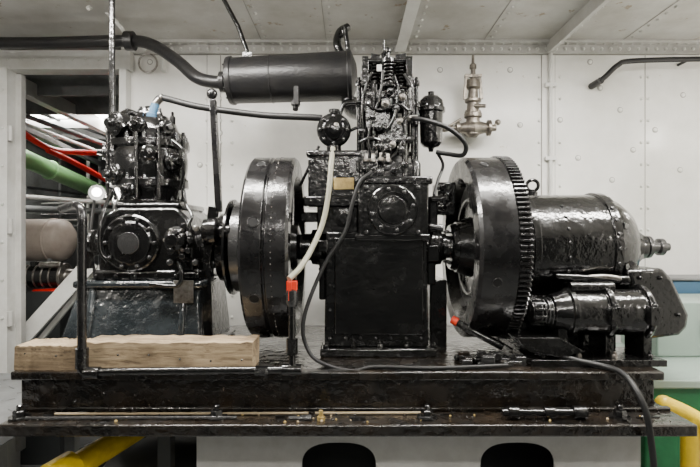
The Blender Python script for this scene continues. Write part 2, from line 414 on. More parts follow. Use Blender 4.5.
# ------------------------------------------------------------ timber
def plank(part, x0, x1, y0, y1, z0, z1, seed):
    rr = random.Random(seed); n = 26; vs = []; ring = [(0,0),(1,0),(1,1),(0,1)]
    for i in range(n+1):
        t = i/n; x = x0+(x1-x0)*t
        for (a, b) in ring:
            j = 0.0028
            vs.append((x+(rr.uniform(-0.004,0.004) if i in (0,n) else 0), y0+(y1-y0)*a+rr.uniform(-j,j), z0+(z1-z0)*b+(rr.uniform(-j,j) if b else 0)))
    fs = [(i*4+k, i*4+(k+1)%4, (i+1)*4+(k+1)%4, (i+1)*4+k) for i in range(n) for k in range(4)]
    fs += [(3,2,1,0), (n*4,n*4+1,n*4+2,n*4+3)]
    part.add(vs, fs, WOOD)
p = Part('timber_plank', 0.004)
plank(p, -1.085, -0.872, -0.385, -0.27, BT, BT+0.080, 1)
plank(p, -0.866, -0.314, -0.383, -0.265, BT, BT+0.09, 2)
for k in range(8):
    x = -1.05+k*0.1; p.lathe((x,-0.384,BT+0.03+0.03*random.random()), (0,-1,0), [(0,0.004),(0.003,0.003)], DST, 8)
p.make()

# ------------------------------------------------------------ DIESEL ENGINE
parts = []
def gear(part, x0, x1, Ri, Ro, n, m, z=AZ, y=0.0, h=0.012):
    out = []
    for k in range(n):
        for f, r in ((0.05, Ro-h), (0.25, Ro), (0.55, Ro), (0.75, Ro-h)):
            a = 2*math.pi*(k+f)/n; out.append((a, r))
    N_ = len(out); vs = []
    for xx in (x0, x1):
        for a, r in out: vs.append((xx, y+r*math.cos(a), z+r*math.sin(a)))
        for a, r in out: vs.append((xx, y+Ri*math.cos(a), z+Ri*math.sin(a)))
    fs = []
    for k in range(N_):
        j = (k+1) % N_
        fs += [(k, j, N_+j, N_+k), (2*N_+k, 3*N_+k, 3*N_+j, 2*N_+j), (k, 2*N_+k, 2*N_+j, j), (N_+k, N_+j, 3*N_+j, 3*N_+k)]
    part.add(vs, fs, m)
def barhole(part, x, ang, R, r):
    d = Vector((0, math.cos(ang), math.sin(ang))); c = Vector((x, 0, AZ)) + d*(R-0.006)
    part.torus(c+d*0.006, d, r+0.002, 0.0025, BLKS, 24); part.lathe(c, d, [(0,r),(0.0075,r)], DARK, 24)  # no real hole: dark disc paints its shade inside a lip
fw = Part('flywheel_drive_end', 0.003)
x0, x1, R = -0.373, -0.205, 0.354
fw.lathe((x0, 0, AZ), 'x', [(0,R-0.01),(0.01,R),(0.075,R),(0.08,R-0.008),(0.085,R-0.008),(0.09,R),(x1-x0-0.01,R),(x1-x0,R-0.01),(x1-x0,R-0.07),(x1-x0-0.02,R-0.08),(x1-x0-0.07,R-0.09),(x1-x0-0.07,0.10),(x1-x0,0.085),(x1-x0+0.01,0.05),(0,0.05),(0.0,0.10),(0.05,0.12),(0.05,R-0.09),(0,R-0.08)], BLKS, 96, closed=True)
for k in range(6):
    a = k*math.pi/3+0.3
    fw.beam((x1-0.05, math.cos(a)*0.08, AZ+math.sin(a)*0.08), (x1-0.05, math.cos(a)*(R-0.08), AZ+math.sin(a)*(R-0.08)), 0.05, 0.05, BLKS)
for k in range(60):
    a = math.pi/2 + k*0.055
    fw.lathe((x0+0.11, math.cos(a)*(R-0.002), AZ+math.sin(a)*(R-0.002)), (0, math.cos(a), math.sin(a)), [(0,0.003),(0.004,0.002)], STEEL if k%2 else BLKS, 6)
for a in (165, 208, 120, 250): barhole(fw, x0+0.05, math.radians(a), R, 0.016)
parts.append(fw)
cl = Part('clutch_drum', 0.003)
cl.lathe((-0.373, 0, AZ), (-1,0,0), [(-0.01,0.19),(0.03,0.19),(0.035,0.175),(0.075,0.172),(0.08,0.15),(0.085,0.19),(0.095,0.19),(0.10,0.14),(0.135,0.135),(0.14,0.09),(0.145,0.09),(0.145,0.045),(0.147,0.045)], BLK, 64)
cl.lathe((-0.410, 0, AZ), (-1,0,0), [(0,0.178),(0.036,0.178)], DST, 64)
cl.bolts((-0.51, 0, AZ), (-1,0,0), 0.112, 10, 0.011, 0.008, DST)
parts.append(cl)
fr = Part('flywheel_generator_end', 0.003)
x0, x1, R = 0.43, 0.56, 0.354
fr.lathe((x0, 0, AZ), 'x', [(0,R-0.012),(0.012,R),(0.13,R),(0.13,0.05),(0,0.05),(-0.01,0.055),(-0.01,0.1),(0.05,0.12),(0.05,R-0.10),(0.01,R-0.085),(0,R-0.08)], BLKS, 96, closed=True)
fr.lathe((x0-0.035, 0, AZ), 'x', [(0,0.05),(0,0.085),(0.008,0.092),(0.035,0.095)], BLK, 40)
fr.bolts((x0-0.035, 0, AZ), (-1,0,0), 0.07, 6, 0.008, 0.01, DST)
fr.torus((x0+0.045, 0, AZ), 'x', 0.19, 0.010, BLKS)
for k in range(5):
    a = 2*math.pi*k/5+0.5
    fr.torus((x0+0.052, math.cos(a)*0.19, AZ+math.sin(a)*0.19), 'x', 0.038, 0.007, BLKS, 24)
    fr.lathe((x0+0.045, math.cos(a)*0.19, AZ+math.sin(a)*0.19), 'x', [(0,0.036),(0.01,0.036)], DARK, 24)  # dark disc paints the shade of each web hole
gear(fr, 0.562, 0.605, 0.3, R+0.006, 118, BLKS, h=0.013)
fr.lathe((0.605, 0, AZ), 'x', [(0,0.32),(0.005,0.31),(0.005,0.05),(0,0.05)], BLKS, 64, closed=True)
for a in (198, 120, 250): barhole(fr, x0+0.06, math.radians(a), R, 0.014)
parts.append(fr)
sh = Part('crankshaft', 0.002)
sh.cyl((-0.25,0,AZ), (0.5,0,AZ), 0.045, DST, 32)
sh.lathe((0.30,0,AZ), 'x', [(-0.05,0.10),(0,0.10),(0.01,0.075),(0.06,0.07),(0.065,0.055),(0.08,0.055)], BLK, 40)
sh.lathe((-0.10,0,AZ), (-1,0,0), [(-0.05,0.10),(0,0.10),(0.01,0.075),(0.05,0.07),(0.055,0.055),(0.09,0.055)], BLK, 40)
sh.bolts((0.31,0,AZ), 'x', 0.088, 8, 0.008, 0.01, BLK); sh.bolts((-0.11,0,AZ), (-1,0,0), 0.088, 8, 0.008, 0.01, BLK)
parts.append(sh)
cc = Part('crankcase', 0.007)
Yf = -0.18; s = S(Yf)
a = W(326,343,Yf); b = W(427,232,Yf)
cc.frustum((a.x-0.006,Yf), (b.x+0.006,0.2), BT+0.03, (a.x,Yf), (b.x,0.2), b.z, BLK)
cc.box((a.x-0.02,Yf-0.035,BT), (b.x+0.03,0.24,BT+0.03), BLK)
cc.box((a.x+0.03,Yf-0.012,BT+0.075), (b.x-0.012,Yf,b.z-0.02), BLK)
cc.pbox(319,258,326,300,-0.14,0.1,BLK)
cc.pbox(427,245,440,262,-0.12,0.1,BLK)
cc.pbox(430,280,447,350,-0.05,0.15,BLK)
cc.pbox(427,262,436,285,-0.10,0.12,BLK)
a2 = W(358,240,-0.2); b2 = W(429,181,-0.2)
cc.box((a2.x,-0.2,a2.z), (b2.x,0.15,b2.z), BLK)
cc.pbox(354,176,433,184,-0.21,0.15,BLK)
cc.pbox(355,234,431,241,-0.21,0.15,BLK)
cc.pbox(308,151,360,207,-0.17,0.15,BLK)
cc.pbox(303,196,362,206,-0.185,0.15,BLK)
cc.pbox(306,150,362,156,-0.18,0.15,BLK)
cc.pbox(317,206,358,234,-0.17,0.15,BLK)
cc.pbox(429,196,438,232,-0.14,0.1,BLK)
cc.pbox(438,182,456,215,-0.02,0.12,BLK)
cc.pbox(300,212,318,222,-0.1,0.05,BLK)
cc.pbox(317,240,328,252,-0.19,-0.1,BLK)
parts.append(cc)
cd = Part('crankcase_covers', 0.002)
c = W(392,210,-0.2)
cd.box((c.x-0.103,-0.212,c.z-0.09), (c.x+0.103,-0.2,c.z+0.092), BLK)
cd.lathe((c.x,-0.212,c.z), (0,-1,0), [(0,0.09),(0.014,0.09),(0.018,0.085),(0.018,0.062),(0.014,0.058),(0.014,0.052),(0.020,0.048),(0.022,0.02),(0.022,0.0)], BLK, 48)
cd.bolts((c.x,-0.230,c.z), (0,-1,0), 0.074, 8, 0.008, 0.008, DST, 0.2)
for dx in (-1,1):
    for dz in (-1,1): cd.bolt((c.x+dx*0.092,-0.212,c.z+dz*0.08), (0,-1,0), 0.009, 0.01, DST)
for k in range(7):
    for py in (239,338): cd.bolt(W(330+k*15.2,py,Yf), (0,-1,0), 0.006, 0.007, DST)
for py in (262,285,310):
    cd.bolt(W(330,py,Yf), (0,-1,0), 0.006, 0.007, DST); cd.bolt(W(423,py,Yf), (0,-1,0), 0.006, 0.007, DST)
for k in range(5):
    c2 = W(326+k*27,0,-0.2); cd.bolt((c2.x,-0.198,BT+0.03), 'z', 0.011, 0.014, BLK)
for k in range(6): cd.bolt(W(311+k*9,201,-0.185), (0,-1,0), 0.006, 0.008, DST)
for k in range(6): cd.bolt(W(358+k*14,180,-0.21), (0,-1,0), 0.006, 0.008, DST)
for k in range(4):
    cd.bolt(W(313,162+k*10,-0.17), (0,-1,0), 0.006, 0.008, BLK)
q = W(343,184,-0.17); cd.box((q.x-0.034,-0.175,q.z-0.020), (q.x+0.040,-0.17,q.z+0.022), BRASS)
q = W(353,166,-0.17); cd.box((q.x-0.012,-0.174,q.z-0.025), (q.x+0.010,-0.17,q.z+0.025), DST)
q = W(432,199,-0.15); cd.lathe(q, (1,-0.3,0), [(0,0.012),(0.03,0.012),(0.03,0.018),(0.04,0.018),(0.04,0.008),(0.06,0.008)], BLK, 12)
q = W(430,226,-0.16); cd.lathe(q, (1,-0.2,-0.2), [(0,0.01),(0.03,0.01),(0.03,0.015),(0.05,0.013)], DST, 12)
for a_, b_ in ((440,188),(446,196),(441,208)): 
    q = W(a_,b_,-0.03); cd.lathe(q, (0.2,-1,0), [(0,0.014),(0.02,0.014),(0.022,0.009),(0.04,0.009)], BLK, 10)
cd.lathe(W(345,218,-0.17), (0,-1,0), [(0,0.035),(0.012,0.035),(0.014,0.02),(0.03,0.02)], BLK, 20)
cd.tube([W(300,186,-0.1), W(310,165,-0.1), W(319,146,-0.1)], 0.006, BLK, 8)
parts.append(cd)
ch = Part('cylinder_head', 0.002)
Yc = -0.03; s = S(Yc); c = W(386,180,Yc); top = W(386,106,Yc).z
ch.lathe((c.x,Yc,c.z), 'z', [(0,0.125),(0.02,0.125),(0.03,0.105),(0.08,0.10),(0.085,0.108),(0.10,0.108),(0.105,0.1),(0.16,0.1),(0.2,0.1),(top-c.z-0.05,0.1),(top-c.z-0.04,0.118),(top-c.z,0.118),(top-c.z+0.01,0.10)], BLK, 40)
ch.bolts((c.x,Yc,c.z+0.02), 'z', 0.112, 10, 0.01, 0.014, BLK)
ch.bolts((c.x,Yc,top), 'z', 0.104, 8, 0.012, 0.03, BLK)
ch.box((c.x-0.085,-0.11,top), (c.x+0.085,0.06,top+0.055), BLK)
ch.box((c.x-0.06,-0.02,top+0.05), (c.x+0.07,0.07,top+0.12), BLK)
ch.cyl((c.x+0.005,0.03,top+0.1),(c.x+0.005,0.03,top+0.17),0.05,BLK)
for dx, dy in ((-0.05,-0.07),(0.05,-0.07),(0.0,-0.1),(-0.03,0.03),(0.05,0.03)):
    ch.lathe((c.x+dx,Yc+dy,top+0.045), 'z', [(0,0.024),(0.012,0.024),(0.014,0.015),(0.09,0.012),(0.09,0.023),(0.105,0.023),(0.107,0.008),(0.125,0.006)], BLK, 14)
    ch.spring((c.x+dx,Yc+dy,top+0.055), (c.x+dx,Yc+dy,top+0.135), 0.02, 0.0045, 6, BLK)
ch.lathe((c.x+0.005,Yc-0.03,top+0.04), 'z', [(0,0.03),(0.06,0.03),(0.065,0.022),(0.10,0.02),(0.102,0.028),(0.12,0.028),(0.122,0.01),(0.16,0.008),(0.16,0.014),(0.17,0.014),(0.18,0.005)], BLK, 18)
for dy in (-0.09, 0.0):
    ch.cyl((c.x-0.088,Yc+dy,top+0.145), (c.x+0.085,Yc+dy,top+0.15), 0.010, BLK, 12)
    ch.box((c.x-0.065,Yc+dy-0.008,top+0.14), (c.x-0.03,Yc+dy+0.008,top+0.17), BLK, ('Y',0.15)); ch.box((c.x+0.03,Yc+dy-0.008,top+0.14), (c.x+0.07,Yc+dy+0.008,top+0.17), BLK, ('Y',-0.15))
    for dx in (-0.085,0.08): ch.box((c.x+dx-0.012,Yc+dy-0.014,top+0.05), (c.x+dx+0.012,Yc+dy+0.014,top+0.16), BLK)
for dx in (-0.108,-0.092,0.098,0.112):
    ch.cyl((c.x+dx,Yc-0.06,c.z-0.01), (c.x+dx,Yc-0.06,top+0.06+0.05*random.random()), 0.008, BLK, 10)
    ch.bolt((c.x+dx,Yc-0.06,top-0.02), 'z', 0.013, 0.022, BLK); ch.bolt((c.x+dx,Yc-0.06,top+0.06), 'z', 0.013, 0.022, BLK)
ch.cyl((c.x-0.055,Yc-0.12,c.z), (c.x-0.055,Yc-0.12,top+0.06), 0.011, BLK, 12)
ch.cyl((c.x+0.06,Yc-0.12,c.z), (c.x+0.06,Yc-0.12,top+0.02), 0.010, BLK, 12)
ch.pbox(360,150,378,180,-0.16,-0.08,BLK); ch.pbox(384,162,412,180,-0.15,-0.05,BLK)
ch.pbox(366,108,386,128,-0.16,-0.10,BLK); ch.pbox(391,118,406,142,-0.16,-0.08,BLK)
ch.pbox(378,134,392,150,-0.165,-0.1,BLK)
for px_, py_ in ((366,158),(373,158),(381,157),(388,158)):
    q = W(px_,py_+4,-0.17); ch.lathe(q, 'z', [(0,0.012),(0.012,0.012),(0.013,0.007),(0.03,0.007)], STEEL, 6)
for px_, py_, m in ((378,147,BLK),(401,150,DST),(392,145,STEEL),(400,122,STEEL),(372,118,BLK),(396,109,DST),(379,128,BLK),(405,165,BLK),(380,172,DST),(365,170,BLK),(395,170,BLK),(369,96,DST),(390,92,BLK),(402,98,STEEL),(362,132,BLK),(410,140,BLK),(385,104,STEEL)):
    q = W(px_,py_,-0.15); ch.lathe(q, (0,-1,0), [(0,0.015),(0.012,0.015),(0.013,0.010),(0.026,0.010),(0.027,0.006),(0.034,0.006)], m, 8)
for pts in ([(372,158),(368,140),(372,120),(380,95),(383,70)], [(382,158),(384,135),(394,118),(398,90),(394,76)], [(390,158),(398,150),(404,135),(402,118)], [(363,150),(362,110),(366,86),(372,72)], [(402,122),(411,110),(412,88),(404,74)], [(360,142),(370,138),(384,140),(396,132)], [(366,104),(380,110),(398,104),(408,110)]):
    ch.tube([W(a,b,-0.175+0.02*random.random()) for a,b in pts], 0.0055, BLK, 8)
for px_, py_ in ((379,68),(374,88)):
    q = W(px_,py_,-0.15); ch.box((q.x-0.008,-0.153,q.z-0.012),(q.x+0.01,-0.148,q.z+0.012),WHT)
ch.cyl(W(384,72,-0.03), W(384,40,-0.03), 0.004, BLK, 8)
ch.bolt(W(384,58,-0.03), 'z', 0.012, 0.02, BLK)
ch.lathe(W(415,180,-0.1), 'z', [(0,0.02),(0.01,0.022),(0.06,0.022),(0.07,0.016),(0.08,0.008)], DST, 16)
parts.append(ch)
gw = Part('governor_housing', 0.002)
q = W(334,131,-0.12)
gw.lathe(q, (0,-1,0), [(-0.12,0.03),(-0.02,0.035),(-0.02,0.055),(0,0.064),(0.018,0.064),(0.026,0.058),(0.03,0.042),(0.045,0.036),(0.05,0.02),(0.06,0.018),(0.062,0.0)], BLK, 32)
gw.bolts(q+Vector((0,-0.024,0)), (0,-1,0), 0.05, 8, 0.007, 0.01, DST)
gw.lathe(q+Vector((0,0,0)), 'z', [(-0.09,0.022),(-0.085,0.028),(-0.05,0.028),(-0.05,0.018),(0.07,0.014),(0.07,0.02),(0.08,0.02)], BLK, 16)
gw.tube([q+Vector((0.02,0.02,0.06)), W(345,104,-0.1), W(362,102,-0.1), W(376,100,-0.12)], 0.008, BLK, 10)
gw.tube([q+Vector((0.06,0.0,0.0)), W(358,128,-0.12), W(366,135,-0.12)], 0.006, BLK, 10)
gw.lathe(q+Vector((0.01,-0.05,0.01)), (0,-1,0), [(0,0.008),(0.02,0.008)], STEEL, 6)
parts.append(gw)
ex = Part('exhaust_elbow', 0.002)
ex.tube([W(372,116,0.08), W(362,113,0.12), W(353,110,0.17), W(349,104,0.2)], 0.036, BLK, 18)
parts.append(ex)
group('diesel_engine', (0.1,0,BT), parts)

p = Part('bowl', 0.001)
q = W(431,147,-0.05)
p.lathe(q, 'z', [(-0.02,0.008),(-0.005,0.012),(0,0.03),(0.015,0.043),(0.13,0.047),(0.135,0.055),(0.15,0.055),(0.155,0.05),(0.18,0.045),(0.195,0.03),(0.2,0.012),(0.215,0.012)], BLK, 32)
p.bolts(q+Vector((0,0,0.15)), 'z', 0.047, 6, 0.006, 0.01, BLK)
p.tube([q+Vector((-0.04,0,0.14)), q+Vector((-0.07,-0.02,0.13)), W(416,126,-0.1)], 0.01, BLK, 10)
p.box((q.x-0.07,q.y-0.01,q.z+0.09), (q.x-0.03,q.y+0.01,q.z+0.13), BLK)
group('fuel_filter', q, [p])
p = Part('fuel_hose')
p.tube([W(410,118,-0.15), W(424,120,-0.17), W(448,128,-0.15), W(465,143,-0.12), W(463,155,-0.1), W(448,154,-0.08), W(436,152,-0.07)], 0.009, RUB, 10)
p.lathe(W(412,118,-0.15), 'x', [(-0.02,0.011),(0.02,0.011)], STEEL, 8)
p.make()
p = Part('drain_hose')
p.tube([W(437,152,-0.07), W(443,165,-0.06), W(438,180,-0.1), W(434,195,-0.15)], 0.006, RUB, 10); p.make()

# ------------------------------------------------------------ silencer
Ys = 0.2
a = W(231,81,Ys); b = W(350,76,Ys); d = b-a; L = d.length
p = Part('drum', 0.003)
p.lathe(a, d, [(-0.012,0.03),(-0.01,0.1),(0,0.104),(0.012,0.104),(0.014,0.098),(0.05,0.098),(L-0.014,0.106),(L-0.01,0.112),(L+0.005,0.112),(L+0.01,0.1),(L+0.03,0.05),(L+0.032,0.03)], MUF, 48)
p.bolts(a, -d, 0.085, 10, 0.008, 0.012, MUF)
for t in (0.18,0.4): p.torus(a+d*t/L*1.0, d, 0.101, 0.003, MUF, 40)
p.box((a.x+0.29,Ys-0.13,a.z-0.135), (a.x+0.31,Ys-0.08,a.z-0.06), MUF)
q = Part('outlet_stub')
c = W(296,99,0.12); q.cyl(c, c+Vector((0,-0.02,-0.05)), 0.012, MUF, 14); q.bolt(c+Vector((0,-0.015,-0.03)), 'z', 0.02,0.02,MUF)
q.tube([W(343,57,0.2), W(337,44,0.2), W(340,32,0.22), W(348,27,0.24)], 0.018, BLK, 12)
q.tube([W(349,60,0.15), W(347,42,0.15), W(345,28,0.15)], 0.010, BLK, 12)
q.torus(W(343,32,0.2), 'x', 0.02, 0.007, BLK)
q.cyl(W(349,98,Ys), W(349,106,Ys), 0.034, MUF)
group('exhaust_silencer', a, [p, q])
p = Part('exhaust_pipe')
p.tube([(-3.05,0.45,W(0,43,0.45).z), W(-60,43,0.45), W(40,43,0.45), W(122,41,0.42), W(150,44,0.38), W(176,60,0.3), W(196,77,0.22), W(214,82,0.2), W(228,82,0.2)], 0.028, MUF, 18, sub=8)
c = W(130,41,0.41); p.lathe(c, 'x', [(-0.02,0.045),(0.02,0.045)], MUF, 20)
c = W(222,82,0.2); p.lathe(c, 'x', [(-0.008,0.045),(0.012,0.045)], MUF, 20)
p.make()
p = Part('pipe_hanger')
h0 = W(248,56,0.2); h1 = W(246,48,0.2)
p.tube([h0, h1, W(238,26,0.2), (W(222,-10,0.2).x, 0.2, CZ)], 0.01, BLK, 10, smooth=False)
p.box((h0.x-0.02,0.18,h0.z-0.02), (h0.x+0.02,0.22,h0.z+0.01), BLK)
p.make()
p = Part('vent_pipe')
c = W(112,172,-0.1); p.cyl((c.x,-0.1,c.z), (c.x,-0.1,CZ), 0.011, BLK, 14)
c2 = W(112,150,-0.1)
p.lathe((c.x,-0.1,c2.z), 'z', [(-0.02,0.018),(0.02,0.018)], BLK, 8)
p.tube([(c.x,-0.1,c.z+0.01),(c.x,-0.1,c.z-0.02),(c.x+0.03,-0.1,c.z-0.03),(c.x+0.06,-0.08,c.z-0.03)], 0.011, BLK, 12)
p.make()
p = Part('ceiling_conduit')
p.tube([(W(88,-20,0.3).x,0.3,CZ-0.01), W(98,5,0.35), W(118,24,0.4), W(128,38,0.45)], 0.01, WHT, 10); p.make()
p = Part('wall_bracket', 0.002)
p.torus(W(148,63,0.72), (0,1,0), 0.05, 0.006, STEEL, 24); p.box((W(160,0,0.7).x,0.70,W(0,70,0.7).z),(W(163,0,0.7).x,0.75,W(0,56,0.7).z),WHT); p.make()
p = Part('handrail_pipe')
p.tube([W(600,81,0.65), W(606,76,0.65), W(618,65,0.65), W(632,61,0.65), W(700,59,0.65), W(780,58,0.65)], 0.014, RUB, 12)
c = W(600,81,0.65); p.lathe(c, (0,1,0), [(-0.01,0.018),(0.095,0.018)], RUB, 12)
c = W(690,59,0.65); p.cyl(c, (c.x,0.745,c.z), 0.008, RUB, 8)
p.make()

p = Part('valve_body', 0.001)
Yv = 0.62; c = W(473,128,Yv)
p.lathe(c, 'x', [(-0.12,0.014),(-0.09,0.014),(-0.09,0.036),(-0.075,0.036),(-0.07,0.024),(-0.03,0.034),(0,0.046),(0.03,0.036),(0.07,0.026),(0.075,0.042),(0.09,0.042),(0.09,0.02),(0.12,0.016)], VALVE, 24)
p.lathe(c, 'z', [(-0.05,0.018),(-0.035,0.034),(0.03,0.038),(0.05,0.034),(0.055,0.046),(0.075,0.046),(0.08,0.034),(0.13,0.030),(0.135,0.042),(0.15,0.042),(0.155,0.026),(0.2,0.024),(0.21,0.038),(0.25,0.034),(0.26,0.014),(0.31,0.012),(0.31,0.018),(0.33,0.018),(0.34,0.008),(0.38,0.007)], VALVE, 20)
p.bolts(c+Vector((0,0,0.075)), 'z', 0.036, 6, 0.008, 0.012, VALVE)
for sx in (-1,1): p.beam(c+Vector((sx*0.044,0,0.15)), c+Vector((sx*0.034,0,0.275)), 0.016, 0.012, VALVE)
p.box((c.x-0.044,Yv-0.012,c.z+0.265), (c.x+0.044,Yv+0.012,c.z+0.28), VALVE)
p.cyl(c, (c.x,WY-0.02,c.z), 0.025, VALVE); p.lathe((c.x,WY-0.002,c.z), (0,-1,0), [(0,0.06),(0.012,0.06)], WHT, 24)
p.tube([c+Vector((-0.12,0,0)), c+Vector((-0.15,0,-0.01)), c+Vector((-0.19,0.05,0.02)), c+Vector((-0.2,0.125,0.02))], 0.012, VALVE, 10)
p.sph(c+Vector((0.13,0,0.03)), 0.016, VALVE); p.cyl(c+Vector((0.1,0,0)), c+Vector((0.13,0,0.03)), 0.007, VALVE)
p.cyl(c+Vector((-0.07,-0.03,0.04)), c+Vector((-0.14,-0.03,0.0)), 0.007, VALVE)
p.cyl(c+Vector((0,-0.03,0.11)), c+Vector((0.05,-0.06,0.10)), 0.01, VALVE)
group('globe_valve', c, [p])

# ------------------------------------------------------------ COMPRESSOR
parts = []
PZ = W(0,281,-0.18).z + 0.002   # underside of compressor crankcase
pd = Part('pedestal', 0.010)
pd.frustum((-1.04,-0.24), (-0.53,0.22), BT+0.02, (-0.985,-0.18), (-0.545,0.18), PZ-0.02, BLKP)
pd.box((-1.06,-0.25,BT), (-0.51,0.24,BT+0.025), BLKP)
pd.box((-1.0,-0.205,PZ-0.028), (-0.53,0.2,PZ), BLKP)
for x_ in (-0.93,-0.6): pd.frustum((x_-0.012,-0.252),(x_+0.012,-0.2),BT+0.02,(x_-0.012,-0.2),(x_+0.012,-0.17),PZ-0.02,BLKP)
parts.append(pd)
cr = Part('compressor_crankcase', 0.012)
cr.prism([(98,280),(97,232),(104,216),(118,207),(176,207),(188,218),(194,235),(194,280)], -0.17, 0.17, BLK)
cr.pbox(92,270,200,281,-0.18,0.18,BLK)
cr.pbox(114,202,180,209,-0.16,0.16,BLK)
parts.append(cr)
cf = Part('compressor_covers', 0.002)
c = W(132,243,-0.17)
cf.lathe(c, (0,-1,0), [(-0.01,0.105),(0.012,0.105),(0.018,0.098),(0.018,0.08),(0.026,0.074),(0.028,0.06),(0.03,0.03),(0.031,0.0)], BLK, 48)
cf.bolts(c+Vector((0,-0.018,0)), (0,-1,0), 0.089, 10, 0.008, 0.01, DST)
cf.lathe(c+Vector((0,-0.030,0)), (0,-1,0), [(0,0.040),(0.003,0.039),(0.004,0.02)], DST, 24)
c = W(180,240,-0.17)
cf.lathe(c, (0,-1,0), [(0,0.05),(0.03,0.05),(0.035,0.04),(0.06,0.036),(0.065,0.02),(0.09,0.02)], BLK, 24)
cf.bolts(c+Vector((0,-0.03,0)), (0,-1,0), 0.042, 6, 0.007, 0.01, STEEL)
for a_, b_ in ((184,226),(190,240),(182,256),(172,250),(195,262),(176,232),(188,250),(196,228),(170,262)):
    q = W(a_,b_,-0.2); cf.lathe(q, (0.3,-1,0), [(0,0.012),(0.03,0.012),(0.032,0.008),(0.05,0.008)], random.choice([BLK,DST,STEEL,BLK]), 8)
cf.tube([W(178,262,-0.22), W(182,275,-0.23), W(176,286,-0.23), W(150,284,-0.22)], 0.008, BLK, 10)
cf.tube([W(186,228,-0.22), W(192,216,-0.2), W(186,204,-0.17), W(184,190,-0.16)], 0.006, BLK, 10)
cf.tube([W(108,262,-0.19), W(100,250,-0.2), W(100,225,-0.2), W(106,205,-0.17), W(112,190,-0.15)], 0.007, BLK, 10)
cf.lathe((-0.64,0,AZ), 'x', [(0,0.12),(0.03,0.12),(0.035,0.09),(0.115,0.085)], BLK, 32)
cf.box((-1.0,-0.16,1.37), (-0.96,-0.12,1.5), BLK); cf.torus(W(99,240,-0.17), 'x', 0.02, 0.006, BLK)
cf.lathe(W(96,243,-0.12), (-1,0,0), [(0,0.05),(0.015,0.05),(0.02,0.035),(0.05,0.03)], BLK, 20)
q = W(188,286,-0.21); cf.box((q.x-0.05,-0.216,q.z-0.06), (q.x+0.02,-0.208,q.z+0.02), STEEL)
for k in range(6): 
    q = W(96+k*20,276,-0.18); cf.bolt(q, (0,-1,0), 0.007, 0.008, BLK)
for k in range(5): cf.bolt((-1.0+k*0.11,-0.232,BT+0.025), 'z', 0.011, 0.014, BLK)
parts.append(cf)
cy = Part('compressor_cylinder', 0.003)
Yk = 0.0; c = W(150,207,Yk); z0 = c.z
def zz(py): return W(0,py,Yk).z - z0
cy.lathe(c, 'z', [(-0.02,0.135),(zz(202),0.135),(zz(201),0.12),(zz(198),0.12),(zz(190),0.13),(zz(188),0.148),(zz(182),0.148),(zz(181),0.138),(zz(170),0.145),(zz(160),0.146),(zz(152),0.14),(zz(150),0.152),(zz(144),0.152),(zz(143),0.13),(zz(134),0.125),(zz(133),0.115),(zz(124),0.10),(zz(121),0.085)], BLK, 48)
cy.bolts(c+Vector((0,0,zz(182))), 'z', 0.138, 14, 0.009, 0.014, BLK)
cy.bolts(c+Vector((0,0,zz(144))), 'z', 0.140, 14, 0.010, 0.022, DST)
cy.bolts(c+Vector((0,0,zz(202))), 'z', 0.128, 12, 0.008, 0.012, BLK)
cy.bolts(c+Vector((0,0,zz(124))), 'z', 0.09, 8, 0.012, 0.03, BLK)
cy.lathe(c+Vector((0,0,zz(122))), 'z', [(0,0.07),(0.02,0.07),(0.025,0.05),(0.045,0.045),(0.05,0.02),(0.06,0.02)], BLK, 24)
for ang, py, r in ((-2.2,178,0.042),(-2.1,131,0.045),(-0.6,165,0.04),(-2.7,155,0.035),(-1.2,158,0.03),(-1.5,133,0.03),(-0.8,134,0.03),(-1.7,193,0.025)):
    d = Vector((math.cos(ang), math.sin(ang), 0)); o = Vector((c.x,Yk,z0+zz(py)))+d*0.115
    cy.lathe(o, d, [(0,r),(0.04,r),(0.045,r*0.8),(0.055,r*0.75),(0.057,r*0.4),(0.075,r*0.35)], BLK, 24)
    cy.bolts(o+d*0.042, d, r*0.8, 6, 0.006, 0.009, BLK)
for ang in (-1.5,-1.0,-0.3,-2.5):
    d = Vector((math.cos(ang), math.sin(ang), 0))
    cy.cyl(Vector((c.x,0,z0+zz(200)))+d*0.155, Vector((c.x,0,z0+zz(135)))+d*0.155, 0.007, BLK, 10)
cy.tube([W(126,128,-0.15), W(120,118,-0.12), W(128,112,-0.05), W(140,116,0)], 0.012, BLK, 12)
cy.tube([W(172,140,-0.13), W(182,150,-0.15), W(184,170,-0.15), W(180,190,-0.14)], 0.006, BLK, 10)
parts.append(cy)
fb = Part('discharge_fitting')
q = W(153,114,-0.05)
fb.lathe(q, (0.25,0,1), [(-0.03,0.024),(0,0.024),(0.002,0.018),(0.04,0.016)], BLU, 14)
fb.lathe(q+Vector((0.01,0,0.04)), (0.6,0,0.6), [(0,0.014),(0.025,0.014)], STEEL, 12)
parts.append(fb)
group('air_compressor', (-0.78,0,BT), parts)
p = Part('air_hose')
p.tube([W(155,103,-0.05), W(160,98,-0.05), W(168,99,-0.05), W(200,107,-0.06), W(260,115,-0.08), W(300,117,-0.1), W(322,118,-0.11)], 0.0125, RUB, 14)
p.torus(W(162,98,-0.05), 'x', 0.013, 0.004, STEEL)
p.make()

p = Part('lever_bar', 0.003)
Yl = -0.14
p.beam(W(213,100,Yl), W(219,212,Yl), 0.022, 0.03, BLKS)
p.sph(W(212,94,Yl), 0.02, BLKS)
p.lathe(W(218,232,Yl), 'x', [(-0.05,0.05),(-0.02,0.055),(0.0,0.055),(0.01,0.03),(0.05,0.03)], BLK, 24)
p.beam(W(214,206,Yl), W(208,262,Yl+0.02), 0.03, 0.05, BLK)
p.beam(W(208,262,Yl+0.02), (W(208,262,Yl).x, -0.1, BT), 0.03, 0.05, BLK)
group('clutch_lever', W(215,240,Yl), [p])

